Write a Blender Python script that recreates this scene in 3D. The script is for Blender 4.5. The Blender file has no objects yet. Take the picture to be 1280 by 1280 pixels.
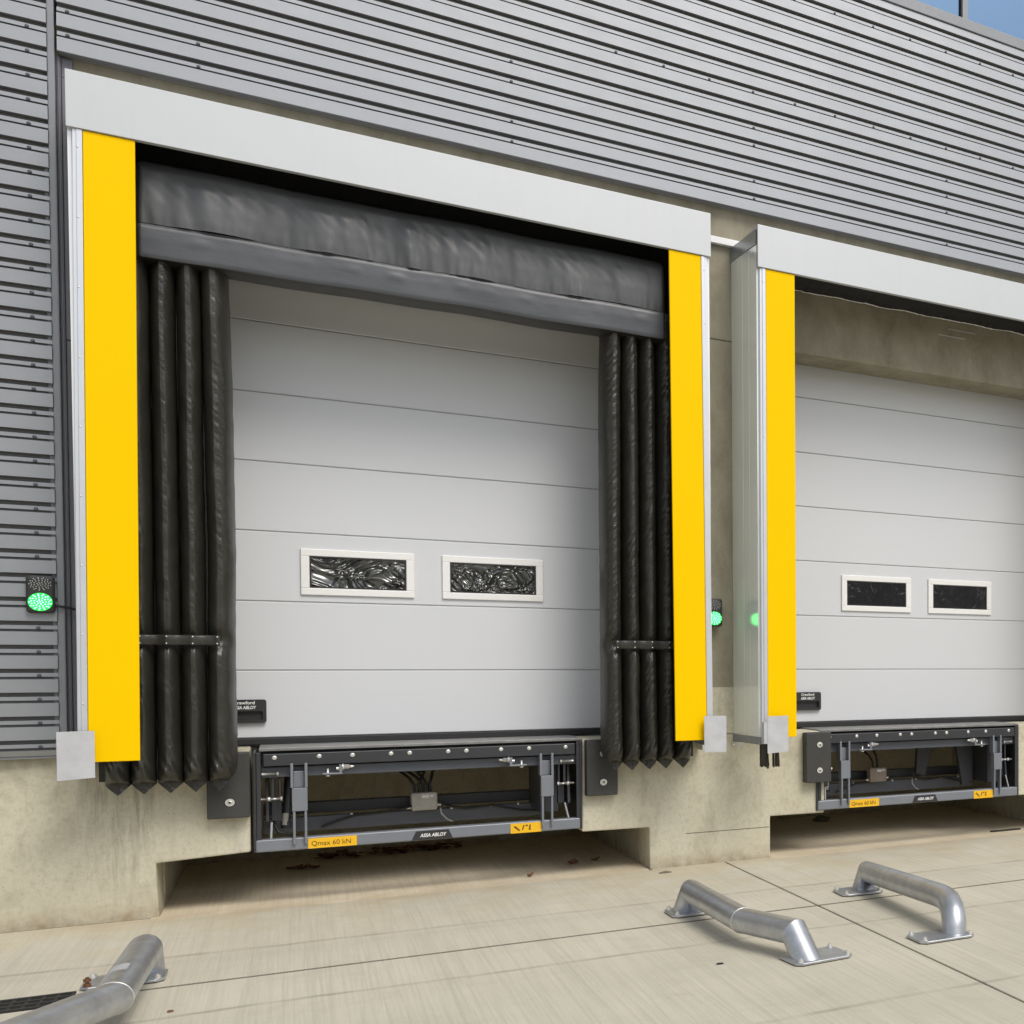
import bpy, bmesh, math, random
from mathutils import Vector, Matrix, noise
random.seed(7)
R = math.radians
scene = bpy.context.scene
COL = scene.collection
W = 4.014            # outer width of one dock shelter
S = 4.4085           # distance from one bay to the next
LS = 4.262           # offset of the second leveller
D = 0.644            # how far a shelter stands out from the wall
BASE = {}

# ------------------------------------------------------------------ helpers
def link(o, parent=None):
    COL.objects.link(o)
    if parent is not None:
        o.parent = parent
    return o

def tag(o, label=None, cat=None, group=None, kind=None):
    if label: o['label'] = label
    if cat: o['category'] = cat
    if group: o['group'] = group
    if kind: o['kind'] = kind
    return o

def thing(name, label, cat, base=(0, 0, 0), group=None):
    o = bpy.data.objects.new(name, None)
    o.empty_display_size = 0.2
    link(o)
    o.location = base
    BASE[o.name] = Vector(base)
    return tag(o, label, cat, group)

class MB:
    def __init__(s):
        s.v = []; s.f = []; s.m = []; s.sm = []
    def face(s, pts, mi=0, smooth=False):
        n = len(s.v); s.v += [Vector(p) for p in pts]
        s.f.append(list(range(n, n + len(pts)))); s.m.append(mi); s.sm.append(smooth)
        return s
    def box(s, x0, x1, y0, y1, z0, z1, mi=0):
        n = len(s.v)
        s.v += [Vector(p) for p in ((x0,y0,z0),(x1,y0,z0),(x1,y1,z0),(x0,y1,z0),(x0,y0,z1),(x1,y0,z1),(x1,y1,z1),(x0,y1,z1))]
        for f in ((3,2,1,0),(4,5,6,7),(0,1,5,4),(1,2,6,5),(2,3,7,6),(3,0,4,7)):
            s.f.append([n + i for i in f]); s.m.append(mi); s.sm.append(False)
        return s
    def prism(s, poly, y0, y1, mi=0, axis='y'):
        """poly in (x,z) counter clockwise seen from -y, pushed from y0 to y1 (axis z: poly in (x,y) counter clockwise from above)"""
        n = len(s.v); k = len(poly)
        def P(a, b, c):
            return Vector((a, c, b)) if axis == 'y' else (Vector((c, a, b)) if axis == 'x' else Vector((a, b, c)))
        s.v += [P(a, b, y0) for a, b in poly] + [P(a, b, y1) for a, b in poly]
        s.f.append([n + i for i in range(k)]); s.f.append([n + k + i for i in reversed(range(k))])
        s.m += [mi, mi]; s.sm += [False, False]
        for i in range(k):
            j = (i + 1) % k
            s.f.append([n + j, n + i, n + k + i, n + k + j]); s.m.append(mi); s.sm.append(False)
        return s
    def tube(s, pts, r, seg=12, mi=0, caps=True, hard=False, taper=None):
        pts = [Vector(p) for p in pts]; k = len(pts)
        dirs = [(pts[i + 1] - pts[i]).normalized() for i in range(k - 1)]
        ref = Vector((0, 0, 1))
        if abs(dirs[0].dot(ref)) > 0.95: ref = Vector((1, 0, 0))
        u = (ref - dirs[0] * ref.dot(dirs[0])).normalized()
        frames = [u]
        for i in range(1, k - 1):
            q = dirs[i - 1].rotation_difference(dirs[i]); u = q @ u; frames.append(u)
        rings = []
        for i in range(k):
            if i == 0: nrm = dirs[0]
            elif i == k - 1: nrm = dirs[-1]
            else: nrm = (dirs[i - 1] + dirs[i]).normalized()
            si = min(i, k - 2); d = dirs[si]; uu = frames[si]; vv = d.cross(uu)
            rr = r * (taper[i] if taper else 1)
            ring = []
            for a in range(seg):
                t = 2 * math.pi * a / seg
                p = pts[i] + (uu * math.cos(t) + vv * math.sin(t)) * rr
                den = d.dot(nrm)
                p = p - d * ((p - pts[i]).dot(nrm) / den)
                ring.append(p)
            rings.append(ring)
        if hard:
            for i in range(k - 1):
                n = len(s.v); s.v += rings[i] + rings[i + 1]
                for a in range(seg):
                    b = (a + 1) % seg
                    s.f.append([n + a, n + b, n + seg + b, n + seg + a]); s.m.append(mi); s.sm.append(True)
        else:
            n = len(s.v)
            for ring in rings: s.v += ring
            for i in range(k - 1):
                for a in range(seg):
                    b = (a + 1) % seg; o = n + i * seg
                    s.f.append([o + a, o + b, o + seg + b, o + seg + a]); s.m.append(mi); s.sm.append(True)
        if caps:
            s.face(list(reversed(rings[0])), mi); s.face(rings[-1], mi)
        return s
    def cyl(s, a, b, r, seg=16, mi=0):
        return s.tube([a, b], r, seg, mi)
    def disc_dome(s, c, r, h, seg=14, mi=0):
        """shallow domed bolt head facing -y"""
        c = Vector(c); n = len(s.v)
        for (q, hh) in ((1, 0), (0.92, 0.55), (0.6, 0.9)):
            for a in range(seg):
                t = 2 * math.pi * a / seg
                s.v.append(c + Vector((math.cos(t) * r * q, -h * hh, math.sin(t) * r * q)))
        s.v.append(c + Vector((0, -h, 0)))
        for k in range(2):
            for a in range(seg):
                b = (a + 1) % seg
                s.f.append([n + k*seg + a, n + k*seg + b, n + (k+1)*seg + b, n + (k+1)*seg + a]); s.m.append(mi); s.sm.append(True)
        for a in range(seg):
            s.f.append([n + 2*seg + a, n + 2*seg + (a + 1) % seg, n + 3*seg]); s.m.append(mi); s.sm.append(True)
        return s
    def grid(s, P, mi=0, smooth=True):
        n = len(s.v); rows = len(P); cols = len(P[0])
        for row in P: s.v += [Vector(p) for p in row]
        for i in range(rows - 1):
            for j in range(cols - 1):
                s.f.append([n + i*cols + j, n + i*cols + j + 1, n + (i+1)*cols + j + 1, n + (i+1)*cols + j]); s.m.append(mi); s.sm.append(smooth)
        return s
    def build(s, name, mats, parent=None, bevel=0, bseg=2, recalc=False):
        if not isinstance(mats, (list, tuple)): mats = [mats]
        base = BASE.get(parent.name, Vector((0, 0, 0))) if parent is not None else Vector((0, 0, 0))
        me = bpy.data.meshes.new(name)
        me.from_pydata([tuple(p - base) for p in s.v], [], s.f)
        for m in mats: me.materials.append(m)
        me.polygons.foreach_set('material_index', s.m)
        me.polygons.foreach_set('use_smooth', s.sm)
        if recalc:
            bm = bmesh.new(); bm.from_mesh(me); bmesh.ops.recalc_face_normals(bm, faces=bm.faces); bm.to_mesh(me); bm.free()
        me.update()
        o = bpy.data.objects.new(name, me)
        link(o, parent)
        BASE[o.name] = base
        if bevel:
            b = o.modifiers.new('bevel', 'BEVEL'); b.width = bevel; b.segments = bseg; b.limit_method = 'ANGLE'; b.angle_limit = R(40)
        return o

def children(o): return list(o.children)
def copy_tree(o, parent=None, shift=None):
    c = o.copy(); COL.objects.link(c)
    BASE[c.name] = BASE.get(o.name, Vector()).copy()
    if parent is not None: c.parent = parent
    if shift is not None: c.location = Vector(o.location) + Vector(shift)
    for ch in children(o): copy_tree(ch, c)
    return c

def text(name, body, size, x, y, z, mat, parent, align='CENTER', shear=0.0, sx=1.0, off=0.0):
    cu = bpy.data.curves.new(name, 'FONT')
    cu.body = body; cu.size = size; cu.align_x = align; cu.align_y = 'CENTER'; cu.extrude = 0.0006; cu.shear = shear; cu.offset = off
    cu.resolution_u = 3
    cu.materials.append(mat)
    tmp = bpy.data.objects.new(name + '_curve', cu); COL.objects.link(tmp)
    bpy.context.view_layer.update()
    me = bpy.data.meshes.new_from_object(tmp.evaluated_get(bpy.context.evaluated_depsgraph_get()))
    bpy.data.objects.remove(tmp); bpy.data.curves.remove(cu)
    me.name = name
    if not me.materials: me.materials.append(mat)
    o = bpy.data.objects.new(name, me)
    link(o, parent)
    o.location = Vector((x, y, z)) - BASE.get(parent.name, Vector())
    o.rotation_euler = (R(90), 0, 0); o.scale = (sx, 1, 1)
    return o

# ------------------------------------------------------------------ materials
def srgb(r, g, b):
    f = lambda c: (c / 255 / 12.92) if c / 255 <= 0.04045 else ((c / 255 + 0.055) / 1.055) ** 2.4
    return (f(r), f(g), f(b), 1)

class MT:
    """small node builder; coordinates are the world position of the surface"""
    def __init__(s, name, base, rough=0.5, metal=0.0, spec=0.5):
        s.mat = bpy.data.materials.new(name); s.mat.use_nodes = True
        s.nt = s.mat.node_tree; s.b = s.nt.nodes['Principled BSDF']
        s.col = s.nt.nodes.new('ShaderNodeRGB'); s.col.outputs[0].default_value = (*base[:3], 1)
        s.c = s.col.outputs[0]
        s.b.inputs['Roughness'].default_value = rough; s.b.inputs['Metallic'].default_value = metal
        s.b.inputs['Specular IOR Level'].default_value = spec
        s.pos = s.nt.nodes.new('ShaderNodeNewGeometry').outputs['Position']
        s.bump = None
        s.nt.links.new(s.c, s.b.inputs['Base Color'])
    def coords(s, scale=(1, 1, 1)):
        m = s.nt.nodes.new('ShaderNodeMapping'); m.inputs['Scale'].default_value = scale
        s.nt.links.new(s.pos, m.inputs['Vector']); return m.outputs[0]
    def noise(s, scale, detail=4, rough=0.55, stretch=(1, 1, 1), dist=0.0):
        n = s.nt.nodes.new('ShaderNodeTexNoise'); n.inputs['Scale'].default_value = scale; n.inputs['Detail'].default_value = detail
        n.inputs['Roughness'].default_value = rough; n.inputs['Distortion'].default_value = dist
        s.nt.links.new(s.coords(stretch), n.inputs['Vector']); return n.outputs['Fac']
    def voronoi(s, scale, stretch=(1, 1, 1)):
        n = s.nt.nodes.new('ShaderNodeTexVoronoi'); n.inputs['Scale'].default_value = scale
        s.nt.links.new(s.coords(stretch), n.inputs['Vector']); return n.outputs['Color']
    def ramp(s, fac, stops):
        r = s.nt.nodes.new('ShaderNodeValToRGB'); e = r.color_ramp.elements
        while len(e) < len(stops): e.new(0.5)
        for i, (p, v) in enumerate(stops):
            e[i].position = p; e[i].color = (v, v, v, 1) if not isinstance(v, tuple) else (*v[:3], 1)
        s.nt.links.new(fac, r.inputs['Fac']); return r.outputs['Color']
    def math(s, op, a, b=None, c=None):
        m = s.nt.nodes.new('ShaderNodeMath'); m.operation = op
        for i, x in enumerate((a, b, c)):
            if x is None: continue
            if isinstance(x, (int, float)): m.inputs[i].default_value = x
            else: s.nt.links.new(x, m.inputs[i])
        return m.outputs[0]
    def sep(s):
        n = s.nt.nodes.new('ShaderNodeSeparateXYZ'); s.nt.links.new(s.pos, n.inputs[0]); return n.outputs
    def mix(s, fac, color, mode='MIX'):
        m = s.nt.nodes.new('ShaderNodeMix'); m.data_type = 'RGBA'; m.blend_type = mode
        if isinstance(fac, (int, float)): m.inputs[0].default_value = fac
        else: s.nt.links.new(fac, m.inputs[0])
        s.nt.links.new(s.c, m.inputs[6])
        if isinstance(color, tuple): m.inputs[7].default_value = (*color[:3], 1)
        else: s.nt.links.new(color, m.inputs[7])
        s.c = m.outputs[2]; s.nt.links.new(s.c, s.b.inputs['Base Color']); return s
    def rough(s, fac, lo, hi):
        m = s.nt.nodes.new('ShaderNodeMapRange'); m.inputs[3].default_value = lo; m.inputs[4].default_value = hi
        s.nt.links.new(fac, m.inputs[0]); s.nt.links.new(m.outputs[0], s.b.inputs['Roughness']); return s
    def bumpn(s, fac, strength=0.2, dist=0.01):
        b = s.nt.nodes.new('ShaderNodeBump'); b.inputs['Strength'].default_value = strength; b.inputs['Distance'].default_value = dist
        s.nt.links.new(fac, b.inputs['Height'])
        if s.bump is not None: s.nt.links.new(s.bump, b.inputs['Normal'])
        s.bump = b.outputs[0]; s.nt.links.new(s.bump, s.b.inputs['Normal']); return s
    def band(s, axis_out, centre, width):
        """1 on the line axis = centre, falling to 0 at width"""
        d = s.math('ABSOLUTE', s.math('SUBTRACT', axis_out, centre))
        return s.math('SUBTRACT', 1.0, s.math('MINIMUM', s.math('DIVIDE', d, width), 1.0))

def simple(name, base, rough=0.5, metal=0.0, spec=0.5, var=0.12, vscale=3.0, micro=0.0):
    t = MT(name, base, rough, metal, spec)
    n = t.noise(vscale, 5, 0.6)
    t.mix(t.math('MULTIPLY', t.ramp(n, [(0.35, 0.0), (0.7, 1.0)]), var * 2), tuple(c * 0.72 for c in base[:3]))
    t.rough(t.noise(vscale * 4, 3), max(0.03, rough - 0.08), min(1, rough + 0.1))
    if micro: t.bumpn(t.noise(160, 3), micro, 0.002)
    return t.mat

M = {}
# ribbed metal wall
t = MT('ribbed_metal_paint', (0.325, 0.338, 0.36), 0.46, 0.6)
n = t.noise(1.3, 5, 0.6, (1, 1, 0.25)); t.mix(t.ramp(n, [(0.4, 0.0), (0.75, 0.35)]), (0.275, 0.285, 0.305))
n2 = t.noise(14, 4, 0.6, (1, 1, 0.12)); t.mix(t.ramp(n2, [(0.55, 0.0), (0.8, 0.18)]), (0.38, 0.385, 0.39))
t.rough(t.noise(6, 4), 0.42, 0.56); t.bumpn(t.noise(2.0, 2, 0.5, (1, 1, 3)), 0.06, 0.02)
M['clad'] = t.mat
M['groove'] = simple('groove_shade_grey', (0.17, 0.172, 0.178), 0.6)  # shade inside the cladding grooves, painted as a darker grey
M['flash'] = simple('dark_grey_flashing', (0.15, 0.15, 0.17), 0.45, 0.2, var=0.15)
M['trim'] = simple('light_grey_trim', (0.235, 0.245, 0.265), 0.45, 0.2)
# concrete wall
t = MT('cast_concrete', (0.60, 0.57, 0.445), 0.85, 0, 0.3)
n = t.noise(1.1, 6, 0.62); t.mix(t.ramp(n, [(0.36, 0.7), (0.62, 0.0)]), (0.48, 0.45, 0.345))
n = t.noise(4.5, 6, 0.65, (1, 1, 0.55), 0.4); t.mix(t.ramp(n, [(0.50, 0.0), (0.72, 0.6)]), (0.30, 0.27, 0.195))
n = t.noise(2.2, 5, 0.6, (1, 1, 0.5)); t.mix(t.ramp(n, [(0.56, 0.0), (0.75, 0.5)]), (0.60, 0.58, 0.50))
x, y, z = t.sep()
str_ = t.noise(15, 6, 0.72, (1, 1, 0.10), 0.3)
msk = t.math('MULTIPLY', t.band(x, 0.16, 0.30), t.math('MULTIPLY', t.band(z, 0.86, 0.85), 1.5))
t.mix(t.math('MULTIPLY', t.ramp(str_, [(0.46, 0.0), (0.72, 0.85)]), msk), (0.15, 0.13, 0.10))
str2 = t.noise(19, 4, 0.6, (1, 1, 0.04))
t.mix(t.math('MULTIPLY', t.ramp(str2, [(0.58, 0.0), (0.7, 0.7)]), t.math('MULTIPLY', t.band(x, 0.2, 0.3), t.band(z, 0.7, 0.7))), (0.52, 0.49, 0.40))
# weathered top edge under the cladding and on the nibs, green-brown grime
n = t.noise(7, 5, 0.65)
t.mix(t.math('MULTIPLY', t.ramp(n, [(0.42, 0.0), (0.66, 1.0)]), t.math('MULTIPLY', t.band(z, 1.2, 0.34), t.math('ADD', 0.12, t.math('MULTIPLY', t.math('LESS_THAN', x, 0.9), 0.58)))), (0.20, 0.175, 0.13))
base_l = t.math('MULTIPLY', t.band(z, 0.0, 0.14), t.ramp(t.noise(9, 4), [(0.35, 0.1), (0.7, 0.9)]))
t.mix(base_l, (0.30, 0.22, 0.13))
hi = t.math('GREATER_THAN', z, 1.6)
t.mix(t.math('MULTIPLY', hi, 0.62), (0.17, 0.15, 0.105))  # upper concrete browner, and darkened to stand for shade around the shelters
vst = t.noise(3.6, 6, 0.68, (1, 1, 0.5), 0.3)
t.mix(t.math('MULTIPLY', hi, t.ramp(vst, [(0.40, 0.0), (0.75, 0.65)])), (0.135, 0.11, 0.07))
fine = t.noise(34, 5, 0.7, (1, 1, 0.7)); t.mix(t.ramp(fine, [(0.48, 0.0), (0.66, 0.35)]), (0.32, 0.295, 0.225))
pores = t.noise(85, 3, 0.5); t.mix(t.ramp(pores, [(0.64, 0.0), (0.72, 0.7)]), (0.2, 0.18, 0.14))
t.bumpn(t.noise(9, 6, 0.6), 0.12, 0.01); t.bumpn(t.noise(120, 3), 0.12, 0.002)
M['concrete'] = t.mat
# yard slabs, brushed away from the wall
def yard_mat(name, base, dark):
    t = MT(name, base, 0.88, 0, 0.25)
    n = t.noise(0.9, 6, 0.6); t.mix(t.ramp(n, [(0.38, 0.6), (0.62, 0.0)]), tuple(c * 0.84 for c in base))
    n = t.noise(2.6, 6, 0.68, (1, 1, 1), 0.6); t.mix(t.ramp(n, [(0.55, 0.0), (0.74, 0.5)]), dark)
    br = t.noise(48, 4, 0.7, (1, 0.012, 1)); t.mix(t.ramp(br, [(0.46, 0.0), (0.66, 0.42)]), tuple(c * 0.66 for c in base))
    br3 = t.noise(17, 5, 0.8, (1, 0.012, 1)); t.mix(t.ramp(br3, [(0.52, 0.0), (0.60, 0.34)]), tuple(c * 0.74 for c in base))
    br4 = t.noise(8, 3, 0.6, (1, 0.03, 1)); t.mix(t.ramp(br4, [(0.5, 0.0), (0.72, 0.25)]), tuple(min(1, c * 1.16) for c in base))
    br2 = t.noise(110, 3, 0.7, (1, 0.014, 1)); t.mix(t.ramp(br2, [(0.5, 0.0), (0.7, 0.3)]), tuple(min(1, c * 1.18) for c in base))
    x, y, z = t.sep()
    wob = t.math('MULTIPLY', t.math('SUBTRACT', t.noise(1.2, 3), 0.5), 0.10)
    yy = t.math('ADD', y, wob)
    brk = t.ramp(t.noise(3.5, 4), [(0.36, 0.25), (0.62, 1.0)])
    for c, wd, k in ((-1.55, 0.05, 0.6), (-3.11, 0.04, 0.6), (-5.0, 0.04, 0.5)):
        t.mix(t.math('MULTIPLY', t.math('MULTIPLY', t.band(yy, c, wd), brk), k), (0.20, 0.17, 0.12))
    t.mix(t.math('MULTIPLY', t.math('MULTIPLY', t.band(yy, -1.72, 0.22), brk), 0.16), (0.25, 0.22, 0.16))
    wj = t.math('ADD', y, t.math('MULTIPLY', wob, 0.08))
    t.mix(t.math('MULTIPLY', t.math('MINIMUM', t.math('MULTIPLY', t.band(wj, -2.386, 0.026), 2.0), 1.0), 0.85), (0.075, 0.058, 0.04))
    t.mix(t.math('MULTIPLY', t.math('MULTIPLY', t.band(y, -0.5, 1.3), t.ramp(t.noise(1.7, 5, 0.65), [(0.40, 0.0), (0.66, 1.0)])), 0.75), (0.48, 0.41, 0.27))
    t.mix(t.math('MULTIPLY', t.math('MULTIPLY', t.band(yy, -0.1, 0.3), brk), 0.5), (0.42, 0.33, 0.21))
    gr = t.noise(95, 4, 0.75); t.mix(t.ramp(gr, [(0.46, 0.0), (0.66, 0.34)]), tuple(c * 0.62 for c in base))
    sp = t.noise(60, 2, 0.5); t.mix(t.ramp(sp, [(0.72, 0.0), (0.76, 0.7)]), (0.14, 0.11, 0.08))
    t.bumpn(br, 0.25, 0.004); t.bumpn(t.noise(200, 2), 0.1, 0.001)
    return t.mat
M['yard'] = yard_mat('brushed_concrete', (0.575, 0.54, 0.44), (0.42, 0.385, 0.30))
M['pitfloor'] = yard_mat('under_dock_concrete', (0.72, 0.63, 0.48), (0.50, 0.41, 0.28))
M['dirt'] = simple('joint_dirt', (0.10, 0.078, 0.052), 0.95, var=0.3, vscale=12)
# shelter
t = MT('white_coated_sheet', (0.53, 0.55, 0.565), 0.36, 0.3)
n = t.noise(22, 4, 0.7, (1, 1, 0.05)); t.mix(t.ramp(n, [(0.5, 0.0), (0.75, 0.16)]), (0.46, 0.46, 0.45))
t.mix(t.ramp(t.noise(1.5, 3), [(0.4, 0.0), (0.75, 0.12)]), (0.5, 0.51, 0.52)); t.rough(t.noise(3, 3), 0.32, 0.48)
M['white'] = t.mat
t = MT('signal_yellow', (0.90, 0.56, 0.0), 0.5, 0, 0.06)
t.mix(t.ramp(t.noise(2.2, 4), [(0.4, 0.0), (0.8, 0.22)]), (0.85, 0.505, 0.0)); t.rough(t.noise(5, 3), 0.38, 0.5); t.bumpn(t.noise(1.6, 2), 0.03, 0.02)
t.mix(t.ramp(t.noise(40, 3, 0.7, (1, 1, 0.1)), [(0.66, 0.0), (0.8, 0.3)]), (0.7, 0.42, 0.01))
M['yellow'] = t.mat
M['alu'] = simple('aluminium_edge', (0.66, 0.68, 0.72), 0.38, 0.55, var=0.08, vscale=4)
M['plate'] = simple('galvanised_plate', (0.56, 0.57, 0.59), 0.5, 0.3, var=0.25, vscale=9)
t = MT('side_sheet', (0.80, 0.82, 0.79), 0.2, 0.3, 0.8)
t.mix(t.ramp(t.noise(30, 3, 0.6, (1, 1, 0.01)), [(0.4, 0.0), (0.7, 0.12)]), (0.7, 0.72, 0.7)); t.rough(t.noise(4, 3), 0.10, 0.16)
M['side'] = t.mat
M['stain'] = simple('stainless_flashing', (0.34, 0.36, 0.38), 0.3, 0.6, var=0.25, vscale=6)
def fabric(name, base, rough, wr, stretch=(1, 1, 1)):
    t = MT(name, base, rough, 0, 0.5)
    t.mix(t.ramp(t.noise(3.0, 5, 0.6), [(0.4, 0.0), (0.75, 0.4)]), tuple(c * 1.5 for c in base))
    t.rough(t.noise(8, 4), rough - 0.08, rough + 0.1)
    t.bumpn(t.noise(wr, 5, 0.6, stretch, 0.5), 0.22, 0.010); t.bumpn(t.noise(420, 2), 0.08, 0.001)
    return t.mat
M['fabric'] = fabric('black_tarpaulin', (0.027, 0.026, 0.021), 0.34, 16, (1, 1, 2.2))
M['headfab'] = fabric('grey_black_tarpaulin', (0.082, 0.085, 0.09), 0.36, 7, (1.6, 1, 0.6))
M['bandfab'] = fabric('smooth_grey_tarpaulin', (0.066, 0.070, 0.079), 0.36, 9, (0.6, 1, 1.6))
M['blackhole'] = simple('black_lining_and_shade', (0.012, 0.012, 0.012), 0.8)
# doors
t = MT('door_sheet', (0.62, 0.637, 0.665), 0.42, 0.05)
t.mix(t.ramp(t.noise(45, 3, 0.7, (0.03, 1, 1)), [(0.42, 0.0), (0.7, 0.14)]), (0.58, 0.585, 0.59))
t.mix(t.ramp(t.noise(0.8, 4), [(0.4, 0.0), (0.75, 0.14)]), (0.62, 0.625, 0.64))
t.rough(t.noise(3, 3), 0.38, 0.5); t.bumpn(t.noise(60, 2, 0.5, (0.05, 1, 1)), 0.06, 0.002); t.bumpn(t.noise(1.4, 2), 0.05, 0.02)
M['door'] = t.mat
M['groove_light'] = simple('joint_grey', (0.22, 0.225, 0.23), 0.6)
M['frame'] = simple('white_window_frame', (0.80, 0.80, 0.79), 0.4, var=0.05)
t = MT('wavy_acrylic_pane', (0.03, 0.033, 0.032), 0.2, 0, 1.0)
t.b.inputs['IOR'].default_value = 1.62
t.bumpn(t.noise(2.0, 2.0, 0.5, (1, 1, 1.5), 3.4), 1.0, 0.15)
M['pane'] = t.mat
t = MT('dark_acrylic_pane', (0.02, 0.02, 0.022), 0.06, 0, 0.6)
t.bumpn(t.noise(3, 3, 0.6, (1, 1, 0.7), 1.0), 0.25, 0.03)
M['pane_dark'] = t.mat
M['plastic'] = simple('black_plastic', (0.028, 0.028, 0.03), 0.4, var=0.1, micro=0.1)
M['gasket'] = simple('black_gasket', (0.018, 0.018, 0.02), 0.6)
M['ink_white'] = simple('white_print', (0.75, 0.75, 0.75), 0.5, var=0.02)
M['ink_brown'] = simple('dark_print', (0.14, 0.055, 0.01), 0.6, var=0.02)
M['ink_black'] = simple('black_print', (0.03, 0.02, 0.01), 0.6, var=0.02)
M['label'] = simple('yellow_sticker', (0.84, 0.48, 0.01), 0.4, var=0.08, vscale=20)
# steel, rubber, zinc
M['steel_dark'] = simple('dark_grey_steel', (0.038, 0.040, 0.046), 0.42, 0.1, var=0.2, vscale=7)
M['steel'] = simple('blue_grey_steel', (0.095, 0.104, 0.124), 0.42, 0.15, var=0.2, vscale=7)
M['steel_light'] = simple('light_blue_grey_steel', (0.21, 0.225, 0.255), 0.4, 0.2, var=0.15, vscale=7)
M['deck'] = simple('worn_deck_steel', (0.26, 0.26, 0.255), 0.5, 0.4, var=0.5, vscale=14)
M['zinc'] = simple('zinc_plated', (0.72, 0.71, 0.68), 0.32, 0.6, var=0.1, vscale=20)
M['rubber'] = simple('black_rubber', (0.045, 0.044, 0.042), 0.62, var=0.35, vscale=8, micro=0.3)
M['hole'] = simple('bolt_hole', (0.01, 0.01, 0.01), 0.9)
M['box'] = simple('grey_enclosure', (0.46, 0.44, 0.39), 0.5, var=0.35, vscale=16)
M['box_rust'] = simple('weathered_enclosure', (0.33, 0.27, 0.22), 0.55, var=0.5, vscale=12)
M['cable'] = simple('black_cable', (0.014, 0.014, 0.015), 0.45)
M['cable_grey'] = simple('grey_cable', (0.35, 0.36, 0.37), 0.45)
t = MT('hot_dip_galvanised', (0.50, 0.52, 0.55), 0.38, 0.82)
v = t.voronoi(22); bw = t.nt.nodes.new('ShaderNodeRGBToBW'); t.nt.links.new(v, bw.inputs[0])
t.mix(t.ramp(bw.outputs[0], [(0.2, 0.0), (0.8, 0.42)]), (0.66, 0.68, 0.70))
t.mix(t.ramp(t.noise(5, 5, 0.65), [(0.38, 0.0), (0.8, 0.6)]), (0.32, 0.34, 0.37))
t.mix(t.ramp(t.noise(9, 5, 0.7, (1, 0.12, 1)), [(0.56, 0.0), (0.72, 0.55)]), (0.7, 0.71, 0.72))
t.rough(t.noise(11, 4), 0.28, 0.52); t.bumpn(t.noise(18, 3), 0.05, 0.01)
M['galv'] = t.mat
M['rust'] = simple('rusty_iron', (0.19, 0.085, 0.035), 0.8, 0.1, var=0.4, vscale=30)
M['iron'] = simple('cast_iron', (0.035, 0.034, 0.034), 0.6, 0.3, var=0.3, vscale=20)
M['leaf'] = simple('dry_leaf', (0.24, 0.11, 0.055), 0.8, var=0.5, vscale=15)
M['stone'] = simple('brown_stone', (0.16, 0.14, 0.10), 0.9, var=0.4, vscale=25)
M['glass'] = (lambda t: (t.bumpn(t.noise(0.5, 1), 0.02, 0.05), t.mat)[1])(MT('blue_mirror_glazing', (0.145, 0.235, 0.36), 0.03, 0.95))
def emit(name, col, strength):
    m = bpy.data.materials.new(name); m.use_nodes = True; b = m.node_tree.nodes['Principled BSDF']
    b.inputs['Base Color'].default_value = (0.02, 0.08, 0.03, 1)
    b.inputs['Emission Color'].default_value = (*col, 1); b.inputs['Emission Strength'].default_value = strength
    return m
M['green'] = emit('green_light', (0.0, 0.60, 0.05), 1.3)
M['led_on'] = emit('lit_led', (0.16, 1.0, 0.30), 5.0)
M['led_off'] = simple('clear_led', (0.55, 0.55, 0.53), 0.25, var=0.02)

# ------------------------------------------------------------------ ground
g = MB()
g.box(-70, 70, -70, 6, -0.30, -0.022)
tag(g.build('ground', M['dirt']), kind='structure')
g = MB()
def slab(x0, x1, y0, y1): g.box(x0, x1, y0, y1, -0.2, 0)
J = 4.285
for a, b in ((-70, J - 0.008), (J + 0.008, 70)):
    slab(a, b, -9.2, -2.394); slab(a, b, -70, -9.212)
def strip(x0, x1):           # the strip beside the wall: set back at the piers, further back at the pits
    g.prism([(x0[0], -2.375), (x1[-1], -2.375)] + [], 0, 0) if False else None
poly_l = [(-70, -2.375), (J - 0.008, -2.375), (J - 0.008, -0.03), (3.66, -0.03), (3.64, -0.075), (2.2, -0.13), (0.33, -0.16), (0.30, -0.05), (-70, -0.058)]
poly_r = [(J + 0.008, -2.375), (70, -2.375), (70, -0.03), (7.9, -0.03), (7.88, -0.02), (4.73, -0.14), (4.70, -0.025), (J + 0.008, -0.03)]
g.prism(poly_l, -0.2, 0, axis='z'); g.prism(poly_r, -0.2, 0, axis='z')
tag(g.build('yard', M['yard'], bevel=0.006, recalc=True), kind='structure')
g = MB()
g.prism([(0.30, -0.155), (2.2, -0.122), (3.63, -0.066), (3.8, 2.9), (0.30, 2.9)], -0.2, -0.003, axis='z')
g.prism([(4.70, -0.132), (7.88, -0.012), (8.1, 2.9), (4.6, 2.9)], -0.2, -0.003, axis='z')
g.box(-70, 0.36, -0.072, 0.0, -0.1, -0.007, 1); g.box(3.62, 4.72, -0.072, 0.0, -0.1, -0.007, 1)
M['edge_dirt'] = simple('damp_edge_dirt', (0.17, 0.125, 0.075), 0.95, var=0.5, vscale=18)
tag(g.build('pit_floor', [M['pitfloor'], M['edge_dirt']], recalc=True), kind='structure')

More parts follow.
